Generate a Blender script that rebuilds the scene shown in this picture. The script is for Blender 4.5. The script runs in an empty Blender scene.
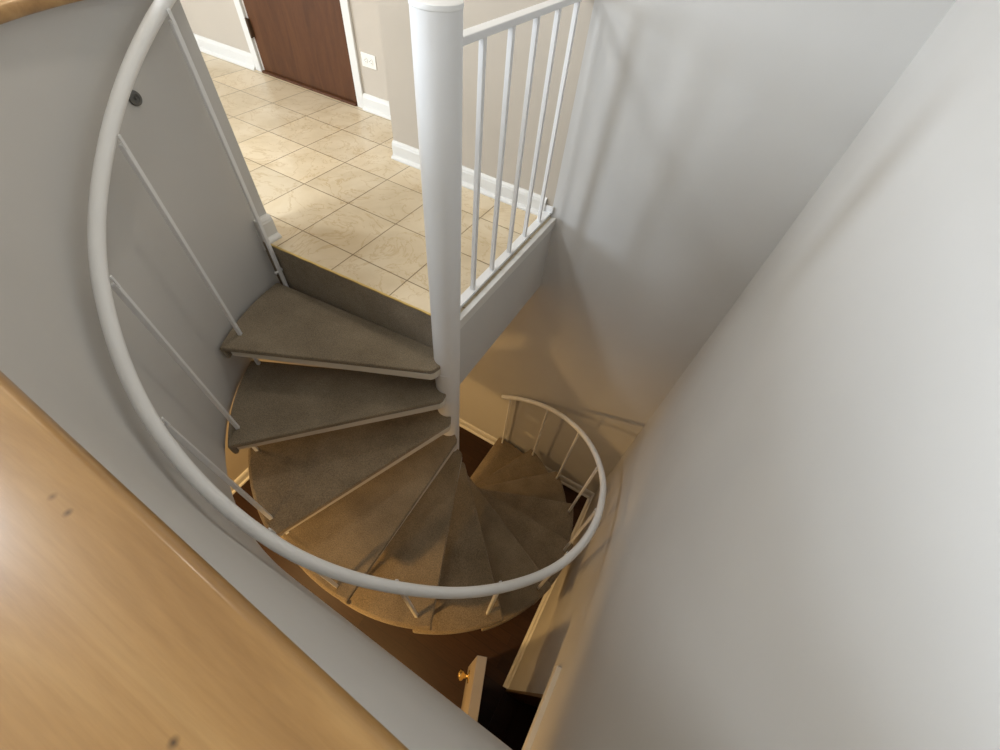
import bpy, bmesh, math, random
from mathutils import Vector, Matrix
random.seed(4)
PI = math.pi
C = bpy.context.scene.collection
def rad(a): return math.radians(a)

# ------------------------------------------------------------------ dimensions
AX, AY = 0.8955, -0.122          # axis of the centre pole
RISE = 0.2072
LOW = -13 * RISE                 # lower floor
SLAB = 0.46                      # floor thickness
RW = 0.978                       # inner radius of the curved half wall
YB = 0.85                        # back wall plane
XR = 1.925                       # right wall plane
YN = AY - RW                     # inner face of near half wall
XL = AX - RW
CAPB, CAPT = 0.853, 0.881

# ------------------------------------------------------------------ materials
def mat(name, col, rough=0.6, spec=0.4, metal=0.0):
    m = bpy.data.materials.new(name); m.use_nodes = True
    b = m.node_tree.nodes['Principled BSDF']
    b.inputs['Base Color'].default_value = (*col, 1)
    b.inputs['Roughness'].default_value = rough
    b.inputs['Metallic'].default_value = metal
    b.inputs['Specular IOR Level'].default_value = spec
    return m, m.node_tree, b
def noise(nt, scale, detail=4, rough=0.55, coord='Object', mscale=None, dist=0.0):
    tc = nt.nodes.new('ShaderNodeTexCoord'); n = nt.nodes.new('ShaderNodeTexNoise')
    n.inputs['Scale'].default_value = scale; n.inputs['Detail'].default_value = detail
    n.inputs['Roughness'].default_value = rough; n.inputs['Distortion'].default_value = dist
    if mscale:
        mp = nt.nodes.new('ShaderNodeMapping'); mp.inputs['Scale'].default_value = mscale
        nt.links.new(tc.outputs[coord], mp.inputs[0]); nt.links.new(mp.outputs[0], n.inputs['Vector'])
    else: nt.links.new(tc.outputs[coord], n.inputs['Vector'])
    return n
def ramp(nt, src, stops):
    r = nt.nodes.new('ShaderNodeValToRGB')
    while len(r.color_ramp.elements) < len(stops): r.color_ramp.elements.new(0.5)
    for e, (p, c) in zip(r.color_ramp.elements, stops): e.position = p; e.color = (*c, 1)
    nt.links.new(src, r.inputs[0]); return r
def bump(nt, b, src, strength, dist=0.002):
    k = nt.nodes.new('ShaderNodeBump'); k.inputs['Strength'].default_value = strength; k.inputs['Distance'].default_value = dist
    nt.links.new(src, k.inputs['Height']); nt.links.new(k.outputs[0], b.inputs['Normal'])
def lerp(c, f): return tuple(x * f for x in c)

def paint(name, col, rough=0.7, var=0.03, bs=0.15):
    m, nt, b = mat(name, col, rough, 0.3)
    n = noise(nt, 1.8, 3); r = ramp(nt, n.outputs['Fac'], [(0.3, lerp(col, 1 - var)), (0.7, lerp(col, 1 + var))])
    nt.links.new(r.outputs[0], b.inputs['Base Color'])
    n2 = noise(nt, 260, 2); bump(nt, b, n2.outputs['Fac'], bs, 0.0006)
    return m
M = {}
M['wall'] = paint('grey wall paint', (0.585, 0.572, 0.55))
M['beige_wall'] = paint('beige wall paint', (0.50, 0.445, 0.375))
M['ceiling'] = paint('ceiling paint', (0.78, 0.77, 0.74))
M['trim'] = paint('white trim paint', (0.70, 0.69, 0.66), 0.4, 0.01, 0.05)
M['steel'] = paint('white painted steel', (0.78, 0.78, 0.78), 0.32, 0.015, 0.12)
M['rail'] = paint('white textured rail paint', (0.80, 0.80, 0.79), 0.35, 0.02, 0.6)
M['pan'] = paint('off white steel tread pan', (0.66, 0.61, 0.52), 0.45, 0.03, 0.1)

def carpet():
    m, nt, b = mat('taupe carpet', (0.2, 0.17, 0.13), 0.95, 0.1)
    a = noise(nt, 6, 5, 0.65); f = noise(nt, 230, 4, 0.8)
    r1 = ramp(nt, a.outputs['Fac'], [(0.3, (0.225, 0.172, 0.108)), (0.7, (0.34, 0.27, 0.18))])
    r2 = ramp(nt, f.outputs['Fac'], [(0.3, (0.45, 0.45, 0.45)), (0.7, (1.4, 1.4, 1.4))])
    mx = nt.nodes.new('ShaderNodeMix'); mx.data_type = 'RGBA'; mx.blend_type = 'MULTIPLY'; mx.inputs[0].default_value = 1
    nt.links.new(r1.outputs[0], mx.inputs[6]); nt.links.new(r2.outputs[0], mx.inputs[7])
    nt.links.new(mx.outputs[2], b.inputs['Base Color'])
    b.inputs['Sheen Weight'].default_value = 0.25
    bump(nt, b, f.outputs['Fac'], 1.0, 0.006)
    return m
M['carpet'] = carpet()

def tiles():
    m, nt, b = mat('cream stone floor tile', (0.7, 0.6, 0.45), 0.28, 0.5)
    tc = nt.nodes.new('ShaderNodeTexCoord'); mp = nt.nodes.new('ShaderNodeMapping')
    s = 1 / 0.305; mp.inputs['Scale'].default_value = (s, s, s)
    nt.links.new(tc.outputs['Object'], mp.inputs[0])
    br = nt.nodes.new('ShaderNodeTexBrick'); br.offset = 0; br.squash = 1
    for k, val in (('Scale', 1), ('Mortar Size', 0.009), ('Mortar Smooth', 0.1), ('Brick Width', 1), ('Row Height', 1), ('Bias', 0)): br.inputs[k].default_value = val
    br.inputs['Color1'].default_value = (0.93, 0.93, 0.93, 1); br.inputs['Color2'].default_value = (1.05, 1.04, 1.02, 1)
    br.inputs['Mortar'].default_value = (0.36, 0.31, 0.25, 1)
    nt.links.new(mp.outputs[0], br.inputs['Vector'])
    a = noise(nt, 4, 5, 0.55, dist=0.5)
    r1 = ramp(nt, a.outputs['Fac'], [(0.28, (0.56, 0.45, 0.29)), (0.5, (0.64, 0.53, 0.365)), (0.72, (0.70, 0.60, 0.44))])
    vn = noise(nt, 3.2, 5, 0.6, dist=2.5)
    rv = ramp(nt, vn.outputs['Fac'], [(0.48, (1, 1, 1)), (0.5, (0.80, 0.72, 0.58)), (0.52, (1, 1, 1))])
    m1 = nt.nodes.new('ShaderNodeMix'); m1.data_type = 'RGBA'; m1.blend_type = 'MULTIPLY'; m1.inputs[0].default_value = 0.8
    nt.links.new(r1.outputs[0], m1.inputs[6]); nt.links.new(rv.outputs[0], m1.inputs[7])
    m2 = nt.nodes.new('ShaderNodeMix'); m2.data_type = 'RGBA'; m2.blend_type = 'MULTIPLY'; m2.inputs[0].default_value = 1
    nt.links.new(m1.outputs[2], m2.inputs[6]); nt.links.new(br.outputs['Color'], m2.inputs[7])
    nt.links.new(m2.outputs[2], b.inputs['Base Color'])
    inv = nt.nodes.new('ShaderNodeMath'); inv.operation = 'SUBTRACT'; inv.inputs[0].default_value = 1
    nt.links.new(br.outputs['Fac'], inv.inputs[1]); bump(nt, b, inv.outputs[0], 0.5, 0.002)
    return m
M['tile'] = tiles()

def wood(name, dark, mid, light, grain=(1, 9, 9), rough=0.3, scale=2.0, spots=None, dist=1.0, coat=0.0):
    m, nt, b = mat(name, mid, rough, 0.5)
    a = noise(nt, scale, 5, 0.6, mscale=grain, dist=dist)
    r1 = ramp(nt, a.outputs['Fac'], [(0.28, dark), (0.5, mid), (0.72, light)])
    f = noise(nt, scale * 9, 4, 0.7, mscale=(grain[0], grain[1] * 3, grain[2] * 3))
    r2 = ramp(nt, f.outputs['Fac'], [(0.3, (0.9, 0.89, 0.88)), (0.7, (1.07, 1.07, 1.07))])
    mx = nt.nodes.new('ShaderNodeMix'); mx.data_type = 'RGBA'; mx.blend_type = 'MULTIPLY'; mx.inputs[0].default_value = 0.8
    nt.links.new(r1.outputs[0], mx.inputs[6]); nt.links.new(r2.outputs[0], mx.inputs[7]); out = mx.outputs[2]
    if spots:
        tc = nt.nodes.new('ShaderNodeTexCoord')
        for (x, y, z, rr, k) in spots:
            d = nt.nodes.new('ShaderNodeVectorMath'); d.operation = 'DISTANCE'; d.inputs[1].default_value = (x, y, z)
            nt.links.new(tc.outputs['Object'], d.inputs[0])
            rp = ramp(nt, d.outputs['Value'], [(rr * 0.6, (k, k * 0.9, k * 0.8)), (rr, (1, 1, 1))])
            mm = nt.nodes.new('ShaderNodeMix'); mm.data_type = 'RGBA'; mm.blend_type = 'MULTIPLY'; mm.inputs[0].default_value = 1
            nt.links.new(out, mm.inputs[6]); nt.links.new(rp.outputs[0], mm.inputs[7]); out = mm.outputs[2]
    nt.links.new(out, b.inputs['Base Color'])
    b.inputs['Coat Weight'].default_value = coat; b.inputs['Coat Roughness'].default_value = 0.15
    return m
M['door_wood'] = wood('brown flush door veneer', (0.066, 0.024, 0.008), (0.088, 0.033, 0.011), (0.110, 0.043, 0.015), (6, 6, 0.8), 0.5, 2.2)
M['door_wood'].node_tree.nodes['Principled BSDF'].inputs['Specular IOR Level'].default_value = 0.25

def plank_floor():
    m, nt, b = mat('dark wood plank floor', (0.07, 0.03, 0.015), 0.42, 0.3)
    tc = nt.nodes.new('ShaderNodeTexCoord'); br = nt.nodes.new('ShaderNodeTexBrick'); br.offset = 0.37
    for k, val in (('Scale', 1), ('Mortar Size', 0.0015), ('Brick Width', 1.1), ('Row Height', 0.083), ('Bias', 0)): br.inputs[k].default_value = val
    br.inputs['Color1'].default_value = (0.026, 0.010, 0.005, 1); br.inputs['Color2'].default_value = (0.042, 0.018, 0.008, 1); br.inputs['Mortar'].default_value = (0.012, 0.006, 0.004, 1)
    nt.links.new(tc.outputs['Object'], br.inputs['Vector'])
    f = noise(nt, 14, 5, 0.65, mscale=(0.6, 6, 6)); r2 = ramp(nt, f.outputs['Fac'], [(0.3, (0.7, 0.7, 0.7)), (0.7, (1.2, 1.2, 1.2))])
    mx = nt.nodes.new('ShaderNodeMix'); mx.data_type = 'RGBA'; mx.blend_type = 'MULTIPLY'; mx.inputs[0].default_value = 1
    nt.links.new(br.outputs['Color'], mx.inputs[6]); nt.links.new(r2.outputs[0], mx.inputs[7]); nt.links.new(mx.outputs[2], b.inputs['Base Color'])
    return m
M['plank'] = plank_floor()
M['brass'] = mat('worn brass', (0.62, 0.47, 0.18), 0.35, 0.5, 0.9)[0]
M['brass_knob'] = mat('polished brass', (0.85, 0.62, 0.25), 0.18, 0.5, 1.0)[0]
M['plastic'] = paint('ivory outlet plastic', (0.78, 0.76, 0.70), 0.35, 0.0, 0.0)
M['dark'] = mat('dark slot', (0.02, 0.02, 0.02), 0.6)[0]
M['grey_metal'] = mat('grey bumper', (0.13, 0.13, 0.125), 0.45, 0.5, 0.2)[0]
M['hinge'] = mat('bronze hinge', (0.10, 0.065, 0.04), 0.4, 0.5, 0.6)[0]
M['leaf'] = paint('cream door paint', (0.40, 0.34, 0.27), 0.4, 0.02, 0.05)
M['jamb'] = paint('brown jamb', (0.20, 0.13, 0.075), 0.5)
M['closet'] = paint('closet wall paint', (0.50, 0.30, 0.18), 0.7)

# ------------------------------------------------------------------ mesh helpers
def obj(name, bm, m, parent=None, smooth=False, bevel=0, seg=2, auto=None):
    bmesh.ops.recalc_face_normals(bm, faces=bm.faces)
    me = bpy.data.meshes.new(name); bm.to_mesh(me); bm.free()
    o = bpy.data.objects.new(name, me); C.objects.link(o)
    for k in (m if isinstance(m, (list, tuple)) else [m]): me.materials.append(k)
    if smooth:
        for p in me.polygons: p.use_smooth = True
    if auto:
        for p in me.polygons: p.use_smooth = True
        me.set_sharp_from_angle(angle=rad(auto))
    if bevel:
        b = o.modifiers.new('bevel', 'BEVEL'); b.width = bevel; b.segments = seg; b.limit_method = 'ANGLE'; b.angle_limit = rad(35); b.harden_normals = False
    if parent: o.parent = parent
    return o
def thing(name, label, cat, loc=(0, 0, 0), group=None):
    o = bpy.data.objects.new(name, None); C.objects.link(o); o.location = loc; o.empty_display_size = 0.05
    o['label'] = label; o['category'] = cat
    if group: o['group'] = group
    return o
def tag(o, label=None, cat=None, kind=None, group=None):
    if label: o['label'] = label
    if cat: o['category'] = cat
    if kind: o['kind'] = kind
    if group: o['group'] = group
    return o
def box(bm, x0, x1, y0, y1, z0, z1, mi=0):
    v = [bm.verts.new((x, y, z)) for x in (x0, x1) for y in (y0, y1) for z in (z0, z1)]
    for a in ((0, 1, 3, 2), (4, 6, 7, 5), (0, 4, 5, 1), (2, 3, 7, 6), (0, 2, 6, 4), (1, 5, 7, 3)):
        f = bm.faces.new([v[i] for i in a]); f.material_index = mi
    return v
def bx(*a):
    bm = bmesh.new(); box(bm, *a); return bm
def prism(bm, pts, z0, z1):
    lo = [bm.verts.new((x, y, z0)) for x, y in pts]; hi = [bm.verts.new((x, y, z1)) for x, y in pts]; n = len(pts)
    bm.faces.new(hi); bm.faces.new(lo[::-1])
    for i in range(n): bm.faces.new((lo[i], lo[(i + 1) % n], hi[(i + 1) % n], hi[i]))
def lathe(bm, prof, seg=32, cx=0, cy=0):
    rings = []
    for r, z in prof:
        if r < 1e-6: rings.append([bm.verts.new((cx, cy, z))])
        else: rings.append([bm.verts.new((cx + r * math.cos(2 * PI * i / seg), cy + r * math.sin(2 * PI * i / seg), z)) for i in range(seg)])
    for a, b in zip(rings, rings[1:]):
        for i in range(seg):
            j = (i + 1) % seg
            if len(a) == 1 and len(b) > 1: bm.faces.new((a[0], b[i], b[j]))
            elif len(b) == 1 and len(a) > 1: bm.faces.new((a[i], a[j], b[0]))
            elif len(a) > 1: bm.faces.new((a[i], a[j], b[j], b[i]))
def tube(bm, pts, r, seg=16):
    pts = [Vector(p) for p in pts]; rings = []
    for i, p in enumerate(pts):
        t = (pts[min(i + 1, len(pts) - 1)] - pts[max(i - 1, 0)]).normalized()
        a = t.cross(Vector((0, 0, 1))).normalized() if abs(t.z) < 0.99 else Vector((1, 0, 0)); b = t.cross(a).normalized()
        rings.append([bm.verts.new(p + r * (math.cos(2 * PI * k / seg) * a + math.sin(2 * PI * k / seg) * b)) for k in range(seg)])
    for A, B in zip(rings, rings[1:]):
        for k in range(seg): bm.faces.new((A[k], A[(k + 1) % seg], B[(k + 1) % seg], B[k]))
    bm.faces.new(rings[0]); bm.faces.new(rings[-1][::-1])
def sweep(bm, path, prof, closed_prof=True, cap=True):
    """path: list of ((x,y),(nx,ny)) ; prof: (offset along n, z)"""
    rings = [[bm.verts.new((p[0] + n[0] * o, p[1] + n[1] * o, z)) for o, z in prof] for p, n in path]
    k = len(prof)
    for A, B in zip(rings, rings[1:]):
        for i in range(k): bm.faces.new((A[i], A[(i + 1) % k], B[(i + 1) % k], B[i]))
    if cap: bm.faces.new(rings[0]); bm.faces.new(rings[-1][::-1])
def struct(name, bm, m, label=None, **k):
    o = obj(name, bm, m, **k); o['kind'] = 'structure'
    if label: o['label'] = label
    return o

# path of the half wall: straight then curved (normal points away from the shaft)
def wallpath(a_end=178.2, x_start=XR, R=RW, y_start=-1.110):
    path = [((x_start, y_start), (0, -1)), ((AX, AY - R), (0, -1))]
    n = 48
    for i in range(1, n + 1):
        a = rad(270 - (270 - a_end) * i / n)
        path.append(((AX + R * math.cos(a), AY + R * math.sin(a)), (math.cos(a), math.sin(a))))
    return path

# ------------------------------------------------------------------ upper level shell
X0, Y0, Y1 = -4.2, -4.6, 1.265       # far left, behind the viewer, door wall
XR2 = XR + 0.12
# floor slab with the shaft cut out of it (upper floor)
RH = RW + 0.02
EY0, EY1 = -0.158, -0.104           # the landing edge is slightly skew
arc = [(AX + RH * math.cos(rad(a)), AY + RH * math.sin(rad(a))) for a in range(270, 182, -3)]
def slab(z0, z1, m, name, kind_label=None):
    bm = bmesh.new()
    # left and near field (non-convex outlines are cut into simple prisms)
    ex = 0.930
    prism(bm, [(X0, EY0), (X0, Y1 + .1), (-0.135, Y1 + .1), (-0.135, YB + .1), (ex, YB + .1), (ex, EY1 + .003), (0.86, EY1), (XL - .04, EY0)], z0, z1)
    left = [(X0, EY0), (X0, Y0), (XR, Y0), (XR, YN - .02)] + [(AX, YN - .02)] + arc[1:] + [(XL - .02, EY0)]
    prism(bm, left, z0, z1)
    bmesh.ops.triangulate(bm, faces=[f for f in bm.faces if len(f.verts) > 4])
    return struct(name, bm, m, kind_label)
slab(-SLAB, -0.012, [M['wall']], 'ceiling_lower')
slab(-0.012, 0.0, [M['tile']], 'floor')
# back wall: runs from the lower floor up past the landing
bm = bmesh.new(); box(bm, -0.135, 0.905, YB, YB + 0.12, 0.0, 2.45); struct('wall_landing', bm, M['beige_wall'])
bm = bmesh.new(); box(bm, -0.135, 0.905, YB, YB + 0.12, LOW, 0.0); box(bm, 0.905, XR2, YB, YB + 0.12, LOW, 2.45); struct('wall_back', bm, M['wall'])
bm = bmesh.new(); box(bm, X0, -0.135, YB, YB + 0.12, LOW, -SLAB); struct('wall_back_lower', bm, M['wall'])
bm = bmesh.new(); box(bm, -0.135, -0.03, YB + .12, Y1, 0, 2.45); struct('wall_return', bm, M['beige_wall'])
# door wall with the door opening
DX0, DX1 = -1.700, -0.778
bm = bmesh.new()
box(bm, X0, DX0, Y1, Y1 + .12, 0, 2.45); box(bm, DX1, -0.03, Y1, Y1 + .12, 0, 2.45); box(bm, DX0, DX1, Y1, Y1 + .12, 2.05, 2.45)
struct('wall_hall', bm, M['beige_wall'])
# right wall with the closet opening low down
OY0, OY1, OZ = -1.70, -0.905, -0.90
bm = bmesh.new()
box(bm, XR, XR2, OY1, YB, LOW, 2.45); box(bm, XR, XR2, OY0, OY1, OZ, 2.45); box(bm, XR, XR2, Y0, OY0, LOW, 2.45)
struct('wall_right', bm, M['wall'])
# enclosing walls behind the viewer and to the left, with window openings
WX0, WX1, WZ0, WZ1 = -0.54, -0.18, 0.85, 2.15
bm = bmesh.new()
box(bm, X0 - .12, WX0, Y0 - .12, Y0, LOW, 2.45); box(bm, WX1, XR2, Y0 - .12, Y0, LOW, 2.45)
box(bm, WX0, WX1, Y0 - .12, Y0, LOW, WZ0); box(bm, WX0, WX1, Y0 - .12, Y0, WZ1, 2.45)
struct('wall_near', bm, M['wall'])
LY0, LY1 = -2.78, -1.98
bm = bmesh.new()
box(bm, X0 - .12, X0, Y0, LY0, LOW, 2.45); box(bm, X0 - .12, X0, LY1, Y1, LOW, 2.45); box(bm, X0 - .12, X0, LY0, LY1, LOW, WZ0); box(bm, X0 - .12, X0, LY0, LY1, WZ1, 2.45)
struct('wall_left', bm, M['beige_wall'])
def window(name, x0, x1, y0, y1, along):
    bm = bmesh.new(); t = 0.05
    if along == 'x':
        box(bm, x0, x0 + t, y0, y1, WZ0, WZ1); box(bm, x1 - t, x1, y0, y1, WZ0, WZ1); box(bm, x0 + t, x1 - t, y0, y1, WZ0, WZ0 + t); box(bm, x0 + t, x1 - t, y0, y1, WZ1 - t, WZ1)
    else:
        box(bm, x0, x1, y0, y0 + t, WZ0, WZ1); box(bm, x0, x1, y1 - t, y1, WZ0, WZ1); box(bm, x0, x1, y0 + t, y1 - t, WZ0, WZ0 + t); box(bm, x0, x1, y0 + t, y1 - t, WZ1 - t, WZ1)
    struct(name, bm, M['trim'], bevel=0.004)
window('window_1', WX0, WX1, Y0 - .08, Y0 - .03, 'x'); window('window_2', X0 - .08, X0 - .03, LY0, LY1, 'y')
bm = bmesh.new(); box(bm, X0 - .12, XR2, Y0 - .12, Y1 + .12, 2.45, 2.55); struct('ceiling', bm, M['ceiling'])
# lower level: left wall and floor, closet behind the right wall
bm = bmesh.new(); box(bm, -1.16, -1.04, Y0, YB, LOW, -SLAB); struct('wall_left_lower', bm, M['beige_wall'])
bm = bmesh.new(); box(bm, X0, 2.95, Y0, YB, LOW - 0.1, LOW); struct('floor_lower', bm, M['plank'])
bm = bmesh.new(); box(bm, XR2, 2.85, OY1 + 0.02, OY1 + .1, LOW, OZ + .1); box(bm, 2.85, 2.95, OY0 - .1, OY1 + .1, LOW, OZ + .1)
box(bm, XR2, 2.85, OY0 - .1, OY0 - .02, LOW, OZ + .1); box(bm, XR2, 2.85, OY0 - .02, OY1 + .02, OZ + .05, OZ + .1)
struct('wall_closet', bm, M['closet'])

# curved half wall (one shell from the underside of the slab up to the cap)
bm = bmesh.new()
sweep(bm, wallpath(), [(0, -SLAB - 0.001), (0.12, -SLAB - 0.001), (0.12, CAPB), (0, CAPB)])
struct('wall_curved', bm, M['wall'], 'grey curved half wall around the spiral staircase', auto=30)
# wooden cap: rounded nose towards the shaft
def nose(o0, o1, z0, z1, r):
    p = []
    zc = (z0 + z1) / 2; h = (z1 - z0) / 2
    for i in range(9):
        a = rad(-90 - 180 * i / 8); p.append((o0 + r + r * math.cos(a), zc + h * math.sin(a)))
    for i in range(9):
        a = rad(90 - 180 * i / 8); p.append((o1 - r + r * math.cos(a), zc + h * math.sin(a)))
    return p
capR = 0.942
M['cap_wood'] = wood('honey varnished pine', (0.27, 0.138, 0.042), (0.36, 0.197, 0.065), (0.43, 0.255, 0.095), (1.0, 5.5, 5.5), 0.32, 2.0,
                     spots=[(1.267, -1.111, .881, .0032, .5), (1.287, -1.112, .881, .0016, .3), (1.455, -1.153, .881, .0022, .2)], dist=2.2, coat=0.25)
bm = bmesh.new(); sweep(bm, wallpath(a_end=177.2, x_start=XR - 0.001, R=capR, y_start=-1.1125), nose(0, 0.17, CAPB, CAPT, 0.007))
cap = obj('wooden_wall_cap', bm, M['cap_wood'], auto=50)
tag(cap, 'honey coloured varnished wooden cap along the top of the curved half wall', 'wall cap')

# ------------------------------------------------------------------ trims
def baseboard(name, path, h=0.095, label=None):
    bm = bmesh.new()
    prof = [(0, 0), (0.036, 0), (0.036, 0.008), (0.030, 0.016), (0.020, 0.020), (0.018, 0.022), (0.018, h - .022), (0.015, h - .016), (0.015, h - .012), (0.009, h - .003), (0.004, h), (0, h)]
    sweep(bm, path, prof)
    o = struct(name, bm, M['trim'], label); return o
def straight(p, q, n): return [(p, n), (q, n)]
baseboard('baseboard_back', straight((-0.135, YB), (0.868, YB), (0, -1)))
baseboard('baseboard_hall_left', straight((X0, Y1), (DX0 - 0.06, Y1), (0, -1)))
baseboard('baseboard_hall_right', straight((DX1 + 0.06, Y1), (-0.135, Y1), (0, -1)))
def low_bb(name, p, q, n):
    o = baseboard(name, straight(p, q, n), 0.10); o.location.z = LOW
low_bb('baseboard_lower_back', (-1.04, YB), (XR, YB), (0, -1))
low_bb('baseboard_lower_right', (XR, YB - .018), (XR, OY1), (-1, 0))
low_bb('baseboard_lower_left', (-1.04, YB - .018), (-1.04, Y0), (1, 0))
# baseboard on the last bit of the half wall, above the landing
ea = rad(178.2); e2 = rad(182.4)
p1 = (AX + RW * math.cos(ea), AY + RW * math.sin(ea)); p2 = (AX + RW * math.cos(e2), AY + RW * math.sin(e2))
o = baseboard('baseboard_wall_end', straight(p1, p2, (1, 0)), 0.105); o.scale = (1, 1, 1); o.location = (0.012, 0, 0)
bm = bmesh.new(); box(bm, XL - .001, XL + .0125, p2[1], p1[1], 0, .104); struct('trim_10', bm, M['trim'])
bm = bmesh.new(); box(bm, XL + .001, XL + .006, -0.172, -0.164, -0.045, 0.060); struct('trim_8', bm, M['trim'], 'narrow white corner strip at the end of the curved wall beside the first baluster', bevel=0.001)
# white corner strip and brass edge strip of the landing
def strip(bm, x0, x1, o0, o1, z0, z1):
    f = lambda x: EY0 + (EY1 - EY0) * (x - (XL - .04)) / (0.86 - XL + .04)
    n = 24; P = [(x0 + (x1 - x0) * i / n) for i in range(n + 1)]
    prism(bm, [(x, f(x) + o0 + 0.0012 * math.sin(i * 2.1)) for i, x in enumerate(P)] + [(x, f(x) + o1) for x in P[::-1]], z0, z1)
bm = bmesh.new(); strip(bm, XL + .04, 0.846, -0.010, -0.001, -0.004, 0.0015); struct('trim_1', bm, M['brass'], 'thin brass edging strip where the tiled landing meets the stairs')
bm = bmesh.new(); strip(bm, XL, 0.86, -0.009, -0.001, -SLAB, -0.004); struct('trim_2', bm, M['carpet'], 'taupe carpeted riser under the brass edge of the tiled landing')
bm = bmesh.new(); box(bm, 0.912, 0.937, -0.10, YB, -0.032, 0.003); box(bm, 0.930, 0.9335, -0.10, YB, -0.055, -0.032); struct('trim_3', bm, M['trim'], 'cream edge board of the landing below the short railing', bevel=0.003)

# ------------------------------------------------------------------ hall door, casing
def casing(name, x0, x1, yf, ztop):
    bm = bmesh.new(); w = 0.06; d = 0.018
    box(bm, x0 - w, x0, yf - d, yf, 0, ztop + w); box(bm, x1, x1 + w, yf - d, yf, 0, ztop + w); box(bm, x0, x1, yf - d, yf, ztop, ztop + w)
    box(bm, x0 - 0.0, x0 + 0.012, yf, yf + .12, 0, ztop); box(bm, x1 - 0.012, x1, yf, yf + .12, 0, ztop); box(bm, x0 + .012, x1 - .012, yf, yf + .12, ztop - .012, ztop)
    return struct(name, bm, M['trim'], bevel=0.004)
casing('trim_4', DX0, DX1, Y1, 2.05)
bm = bx(DX0 + .014, DX1 - .014, Y1 + 0.002, Y1 + 0.042, 0.016, 2.034)
d1 = struct('door_1', bm, M['door_wood'], 'brown wooden flush door at the end of the tiled hall', bevel=0.002)
for z in (0.26, 1.75):
    bm = bmesh.new(); box(bm, DX0 + 0.004, DX0 + 0.026, Y1 - 0.020, Y1 + 0.0015, z - .05, z + .05); lathe(bm, [(0, z - .055), (.007, z - .055), (.007, z + .055), (0, z + .055)], 12, DX0 + .015, Y1 - .020)
    obj('hinge', bm, M['hinge'], d1)
bm = bmesh.new(); lathe(bm, [(0, 0), (.03, 0), (.032, .008), (.012, .012), (.011, .035), (.026, .045), (.030, .058), (.022, .07), (0, .073)], 24)
k = obj('door_knob', bm, M['brass_knob'], d1, smooth=True); k.rotation_euler = (rad(90), 0, 0); k.location = (DX1 - .08, Y1 + .002, 0.95)
bm = bx(DX0 + .012, DX1 - .012, Y1 - 0.025, Y1 + 0.07, 0.0, 0.014); struct('trim_5', bm, M['door_wood'], 'brown wooden threshold below the hall door', bevel=0.003)

# outlet
t = thing('wall_outlet', 'ivory duplex wall outlet to the right of the brown hall door', 'outlet', (-0.630, Y1, 0.288))
bm = bx(-.058, .058, -0.006, 0, -.037, .037); obj('cover_plate', bm, M['plastic'], t, bevel=0.003)
for s in (-1, 1):
    bm = bmesh.new(); pts = [(.0165 * math.cos(a) * 1.0, .0145 * math.sin(a)) for a in [2 * PI * i / 20 for i in range(20)]]
    prism(bm, pts, 0, 0.0025); r_ = obj('receptacle', bm, M['plastic'], t); r_.rotation_euler = (rad(90), rad(90), 0); r_.location = (s * .021, -0.006, 0)
    bm = bmesh.new(); box(bm, -.0075, -.0055, -.004, .005, .0024, .0029); box(bm, .0055, .0075, -.003, .005, .0024, .0029); box(bm, -.002, .002, -.011, -.007, .0024, .0029)
    obj('slot', bm, M['dark'], r_)
# bumper on curved wall
ba = rad(194.6); bd = Vector((math.cos(ba), math.sin(ba), 0))
bm = bmesh.new(); lathe(bm, [(0, 0), (.019, 0), (.021, .003), (.019, .008), (.012, .009), (.010, .006), (.004, .006), (.0035, .012), (0, .012)], 28)
o = obj('wall_bumper', bm, M['grey_metal'], auto=40); o.location = (AX + RW * bd.x, AY + RW * bd.y, 0.627); o.rotation_euler = Vector((-bd.x, -bd.y, 0)).to_track_quat('Z', 'Y').to_euler()
tag(o, 'small round dark grey bumper fixed to the curved wall behind the handrail', 'bumper')

# ------------------------------------------------------------------ lower closet: door leaf and casing
DS = 1
hx, hy = 1.885, -1.640; fx, fy = 1.618, -0.928
dv = Vector((fx - hx, fy - hy)); Ld = dv.length; ang = math.atan2(dv.y, dv.x)
d2 = bpy.data.objects.new('door_2', None); C.objects.link(d2); d2.location = (hx, hy, LOW); d2.rotation_euler = (0, 0, ang)
d2['kind'] = 'structure'; d2['label'] = 'cream closet door standing ajar on the lower floor'; d2.empty_display_size = .05
obj('door_leaf', bx(0, Ld, -0.022, 0.022, 0.012, -.94 - LOW), M['leaf'], d2, bevel=0.002)
for s in (DS,):
    bm = bmesh.new(); lathe(bm, [(0, 0), (.030, 0), (.032, .006), (.013, .010), (.011, .030), (.024, .040), (.029, .054), (.022, .066), (0, .069)], 24)
    k = obj('door_knob', bm, M['brass_knob'], d2, smooth=True); k.rotation_euler = (rad(-90 * s), 0, 0); k.location = (Ld - .07, .022 * s, 0.94)
bm = bx(Ld - 0.0005, Ld + .0012, -.012, .012, .90, .98); obj('latch_plate', bm, M['brass'], d2)
for z in (.25, 0.95, 1.5):
    bm = bmesh.new(); lathe(bm, [(0, z - .045), (.006, z - .045), (.006, z + .045), (0, z + .045)], 12, -0.004, -.022); obj('hinge', bm, M['brass'], d2)
bm = bmesh.new(); box(bm, XR - .020, XR + .001, OY0 - .06, -0.80, OZ - .03, OZ + .03)
struct('trim_6', bm, M['trim'], 'cream painted head board above the closet opening on the lower floor', bevel=0.003)
bm = bmesh.new(); box(bm, XR - .004, XR2 + .004, OY1 - .014, OY1 - .0005, LOW, OZ - .03); box(bm, XR - .004, XR2 + .004, OY0 + .0005, OY0 + .014, LOW, OZ - .03)
struct('trim_9', bm, M['jamb'], 'brown wooden jamb lining the closet opening on the lower floor')
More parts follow.
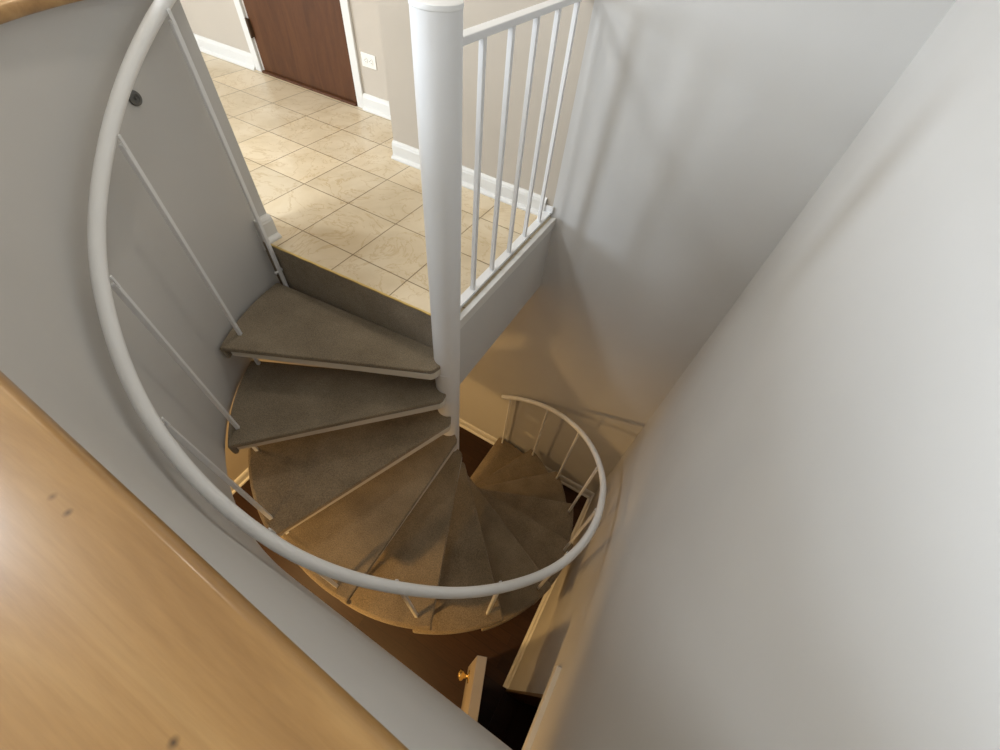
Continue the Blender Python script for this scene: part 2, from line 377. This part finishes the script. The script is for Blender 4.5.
bm = bx(XR - .012, XR2, OY0 + .015, OY1 - .015, LOW, LOW + .012); struct('trim_7', bm, M['plank'], bevel=0.003)

# ------------------------------------------------------------------ spiral staircase
st = thing('spiral_staircase', 'white steel spiral staircase with taupe carpeted treads descending to lower floor', 'staircase', (AX, AY, LOW))
def L(p): return p       # parts are modelled about the pole axis, z measured from the lower floor
Z = lambda z: z - LOW
bm = bmesh.new(); lathe(bm, [(0, 0), (.13, 0), (.13, .010), (.0575, .012), (.0575, Z(0.962)), (.0575, Z(0.968))], 64)
o = obj('center_pole', bm, M['steel'], st, auto=40); o.location = (.002, .0015, 0)
bm = bmesh.new(); lathe(bm, [(.0575, Z(.966)), (.0588, Z(.967)), (.0590, Z(.972)), (.0580, Z(.976)), (.053, Z(.978)), (0, Z(.979))], 64)
o = obj('pole_cap', bm, M['rail'], st, auto=50); o.location = (.002, .0015, 0)
TR = 0.946
def line_circle(p, d, R):
    b = p.dot(d); c = p.dot(p) - R * R; return p + d * (-b + math.sqrt(b * b - c))
def tread_outline(fd, off_f, bdir, off_b, R, r_in, a_ext=0):
    df = Vector((math.cos(rad(fd)), math.sin(rad(fd)))); nf = Vector((-df.y, df.x))
    db = Vector((math.cos(rad(bdir)), math.sin(rad(bdir)))); nb = Vector((-db.y, db.x))
    pf = line_circle(nf * off_f, df, R); pb = line_circle(-nb * off_b, db, R)
    af = math.atan2(pf.y, pf.x); ab = math.atan2(pb.y, pb.x)
    while af < ab: af += 2 * PI
    pts = [nb * -off_b + db * r_in * .3]
    n = 12
    for i in range(n + 1):
        a = ab + (af - ab) * i / n; pts.append(Vector((R * math.cos(a), R * math.sin(a))))
    pts.append(nf * off_f + df * 0.056)
    pts.append(nf * off_f + df * 0.040 - nf * 0.008)
    pts.append(nf * 0.03)
    return pts
FD0, FST = 183.6, 22.05
for n in range(1, 13):
    z = Z(-n * RISE); fd = FD0 + FST * n
    bdir, offb = (185.1, 0.0186) if n == 1 else (184.4 + FST * (n - 1), 0.03)
    pts = tread_outline(fd, 0.088, bdir, offb, TR + (.010 if n == 1 else 0), 0.09)
    bm = bmesh.new(); prism(bm, pts, z - 0.026, z)
    # carpet wrapped down over the outer end
    a0 = math.atan2(pts[1].y, pts[1].x); a1 = math.atan2(pts[13].y, pts[13].x)
    while a1 < a0: a1 += 2 * PI
    path = [((math.cos(a0 + (a1 - a0) * i / 12), math.sin(a0 + (a1 - a0) * i / 12)),) for i in range(13)]
    R1 = pts[1].length
    sweep(bm, [((p[0][0] * R1, p[0][1] * R1), p[0]) for p in path], [(-0.012, z - 0.076), (0.006, z - 0.074), (0.009, z - 0.05), (0.008, z - 0.012), (0.002, z - 0.002), (-0.012, z - 0.002)])
    t = obj('tread', bm, M['carpet'], st, bevel=0.010, seg=3)
    # steel pan below, set back a little, with a front flange
    pts2 = tread_outline(fd - 0.95, 0.0895, bdir, offb - .004, TR - 0.012, 0.09)
    bm = bmesh.new(); prism(bm, pts2, z - 0.066, z - 0.0265)
    obj('tread_pan', bm, M['pan'], t, bevel=0.002)
# hub collars around the pole
for n in range(1, 13):
    z = Z(-n * RISE); bm = bmesh.new(); lathe(bm, [(.0570, z - .10), (.0592, z - .098), (.0592, z - .07), (.0570, z - .068)], 48)
    obj('hub_collar', bm, M['steel'], st, auto=40)
# handrail
RT = [(170, .925), (183, .925), (207, .919), (231, .927), (252, .933), (275, .932), (300, .917), (317, .9155), (338, .922), (363, .923), (379, .930), (406, .935), (424, .933), (457, .922), (470, .92)]
def RR(a):
    for (a0, r0), (a1, r1) in zip(RT, RT[1:]):
        if a <= a1:
            t = (a - a0) / (a1 - a0); t = t * t * (3 - 2 * t); return r0 + (r1 - r0) * t
    return RT[-1][1]
H0 = 0.81; BA0 = 184.6
def rail_z(a): return H0 - (a - BA0) / 22.05 * RISE
pts = [(RR(a / 2) * math.cos(rad(a / 2)), RR(a / 2) * math.sin(rad(a / 2)), Z(rail_z(a / 2))) for a in range(2 * 176, 2 * 456 + 1, 3)]
bm = bmesh.new(); tube(bm, pts, 0.0182, 20); obj('handrail', bm, M['rail'], st, auto=50)
for i in range(0, 13):
    a = 183.6 + 22.2 * i; rb = RR(a) - 0.014; ar = rad(a); top = Z(rail_z(a)) - 0.030
    bot = Z(-(i + 1) * RISE) - 0.03 if i < 12 else Z(-12 * RISE) - 0.06
    bm = bmesh.new(); s = 0.0075; box(bm, -s, s, -s, s, bot, top)
    b = obj('baluster', bm, M['steel'], st, bevel=0.002); b.location = (rb * math.cos(ar), rb * math.sin(ar), 0); b.rotation_euler = (0, 0, ar)
    bm = bmesh.new(); box(bm, -0.0095, -0.0055, -.005, .005, top - .012, top + .026)
    obj('rail_bracket', bm, M['steel'], b, bevel=0.001)
bm = bmesh.new(); tube(bm, [(.003, .026, Z(-.125)), (.003, -.020, Z(-.125))], 0.0045, 12); tube(bm, [(.003, .024, Z(-.125)), (.003, .020, Z(-.125))], 0.0085, 12); tube(bm, [(.003, -.010, Z(-.125)), (.003, -.014, Z(-.125))], 0.0085, 12)
fb = [o for o in C.objects if o.name == 'baluster'][0]; obj('fixing_bolt', bm, M['steel'], fb)
# ------------------------------------------------------------------ short railing on the landing
RX = 0.887
rl = thing('landing_railing', 'short white steel railing between the pole and the grey wall on landing edge', 'railing', (RX, 0.0, 0.0))
y0r, y1r = AY + .0625, YB - 0.001
obj('bottom_rail', bx(-.020, .018, y0r, y1r - .0, 0.012, 0.026), M['steel'], rl, bevel=0.002)
obj('top_rail', bx(-.018, .018, y0r, y1r, 0.880, 0.899), M['steel'], rl, bevel=0.003)
for k, y in enumerate((0.097, 0.255, 0.413, 0.571, 0.73)):
    s = .0085; bm = bx(-s, s, y - s, y + s, 0.025, 0.881); obj('baluster', bm, M['steel'], rl, bevel=0.002)
obj('wall_bracket', bx(-.02, .026, YB - .012, YB - .0005, 0.0262, 0.060), M['steel'], rl, bevel=0.002)

# ------------------------------------------------------------------ lights
def area(name, loc, rot, sx, sy, power, col, spread=None):
    l = bpy.data.lights.new(name, 'AREA'); l.shape = 'RECTANGLE'; l.size = sx; l.size_y = sy; l.energy = power; l.color = col
    if spread: l.spread = rad(spread)
    o = bpy.data.objects.new(name, l); C.objects.link(o); o.location = loc; o.rotation_euler = rot; return o
DAY = (0.76, 0.87, 1.0)
area('daylight_rear_window', ((WX0 + WX1) / 2, Y0 - .02, (WZ0 + WZ1) / 2), (rad(90), 0, rad(0)), WX1 - WX0, WZ1 - WZ0, 62, (0.90, 0.95, 1.0))
area('daylight_left_window', (X0 - .02, (LY0 + LY1) / 2, (WZ0 + WZ1) / 2), (rad(90), 0, rad(-90)), LY1 - LY0, WZ1 - WZ0, 200, DAY)
def disk(name, loc, size, power, col, spread=None):
    l = bpy.data.lights.new(name, 'AREA'); l.shape = 'DISK'; l.size = size; l.energy = power; l.color = col
    if spread: l.spread = rad(spread)
    o = bpy.data.objects.new(name, l); C.objects.link(o); o.location = loc; return o
disk('hall_ceiling_lamp', (-1.5, 0.45, 2.40), 0.30, 8, (1.0, 0.84, 0.66))
disk('landing_ceiling_lamp', (0.20, 0.42, 2.40), 0.20, 8.5, (1.0, 0.92, 0.82))
disk('stairwell_cool_fill', (-0.7, -1.6, 2.40), 0.6, 44, (0.87, 0.935, 1.0))  # added cool overhead fill, set left to brighten the right and near walls
disk('lower_lamp_near', (0.70, -1.95, -SLAB - .01), 0.14, 42, (1.0, 0.60, 0.22))
disk('lower_lamp_left', (-0.55, -1.0, -SLAB - .01), 0.14, 22, (1.0, 0.64, 0.27))
disk('lower_lamp_far', (-0.35, 0.05, -SLAB - .01), 0.14, 3, (1.0, 0.62, 0.27))

w = bpy.data.worlds.new('World'); bpy.context.scene.world = w; w.use_nodes = True
w.node_tree.nodes['Background'].inputs[0].default_value = (0.75, 0.85, 1.0, 1); w.node_tree.nodes['Background'].inputs[1].default_value = 0.6

# ------------------------------------------------------------------ camera
Rm = [[0.8634359816234953, 0.4972978086325432, 0.08469471746892707], [0.44199941617876926, -0.6648722223439818, -0.602147360745692], [-0.24313539794834085, 0.5573507131821451, -0.7938799410363364]]
cam = bpy.data.cameras.new('Camera'); co = bpy.data.objects.new('Camera', cam); C.objects.link(co)
right = Vector(Rm[0]); up = -Vector(Rm[1]); back = -Vector(Rm[2])
mw = Matrix(((right.x, up.x, back.x, 1.5717), (right.y, up.y, back.y, -1.0557), (right.z, up.z, back.z, 1.1864), (0, 0, 0, 1)))
co.matrix_world = mw
cam.sensor_fit = 'HORIZONTAL'; cam.sensor_width = 36; cam.lens = 404.24 / 1000 * 36; cam.clip_start = 0.02
bpy.context.scene.camera = co
vs = bpy.context.scene.view_settings
vs.view_transform = 'Standard'; vs.look = 'None'; vs.gamma = 1; vs.use_curve_mapping = False; vs.exposure = 0.0
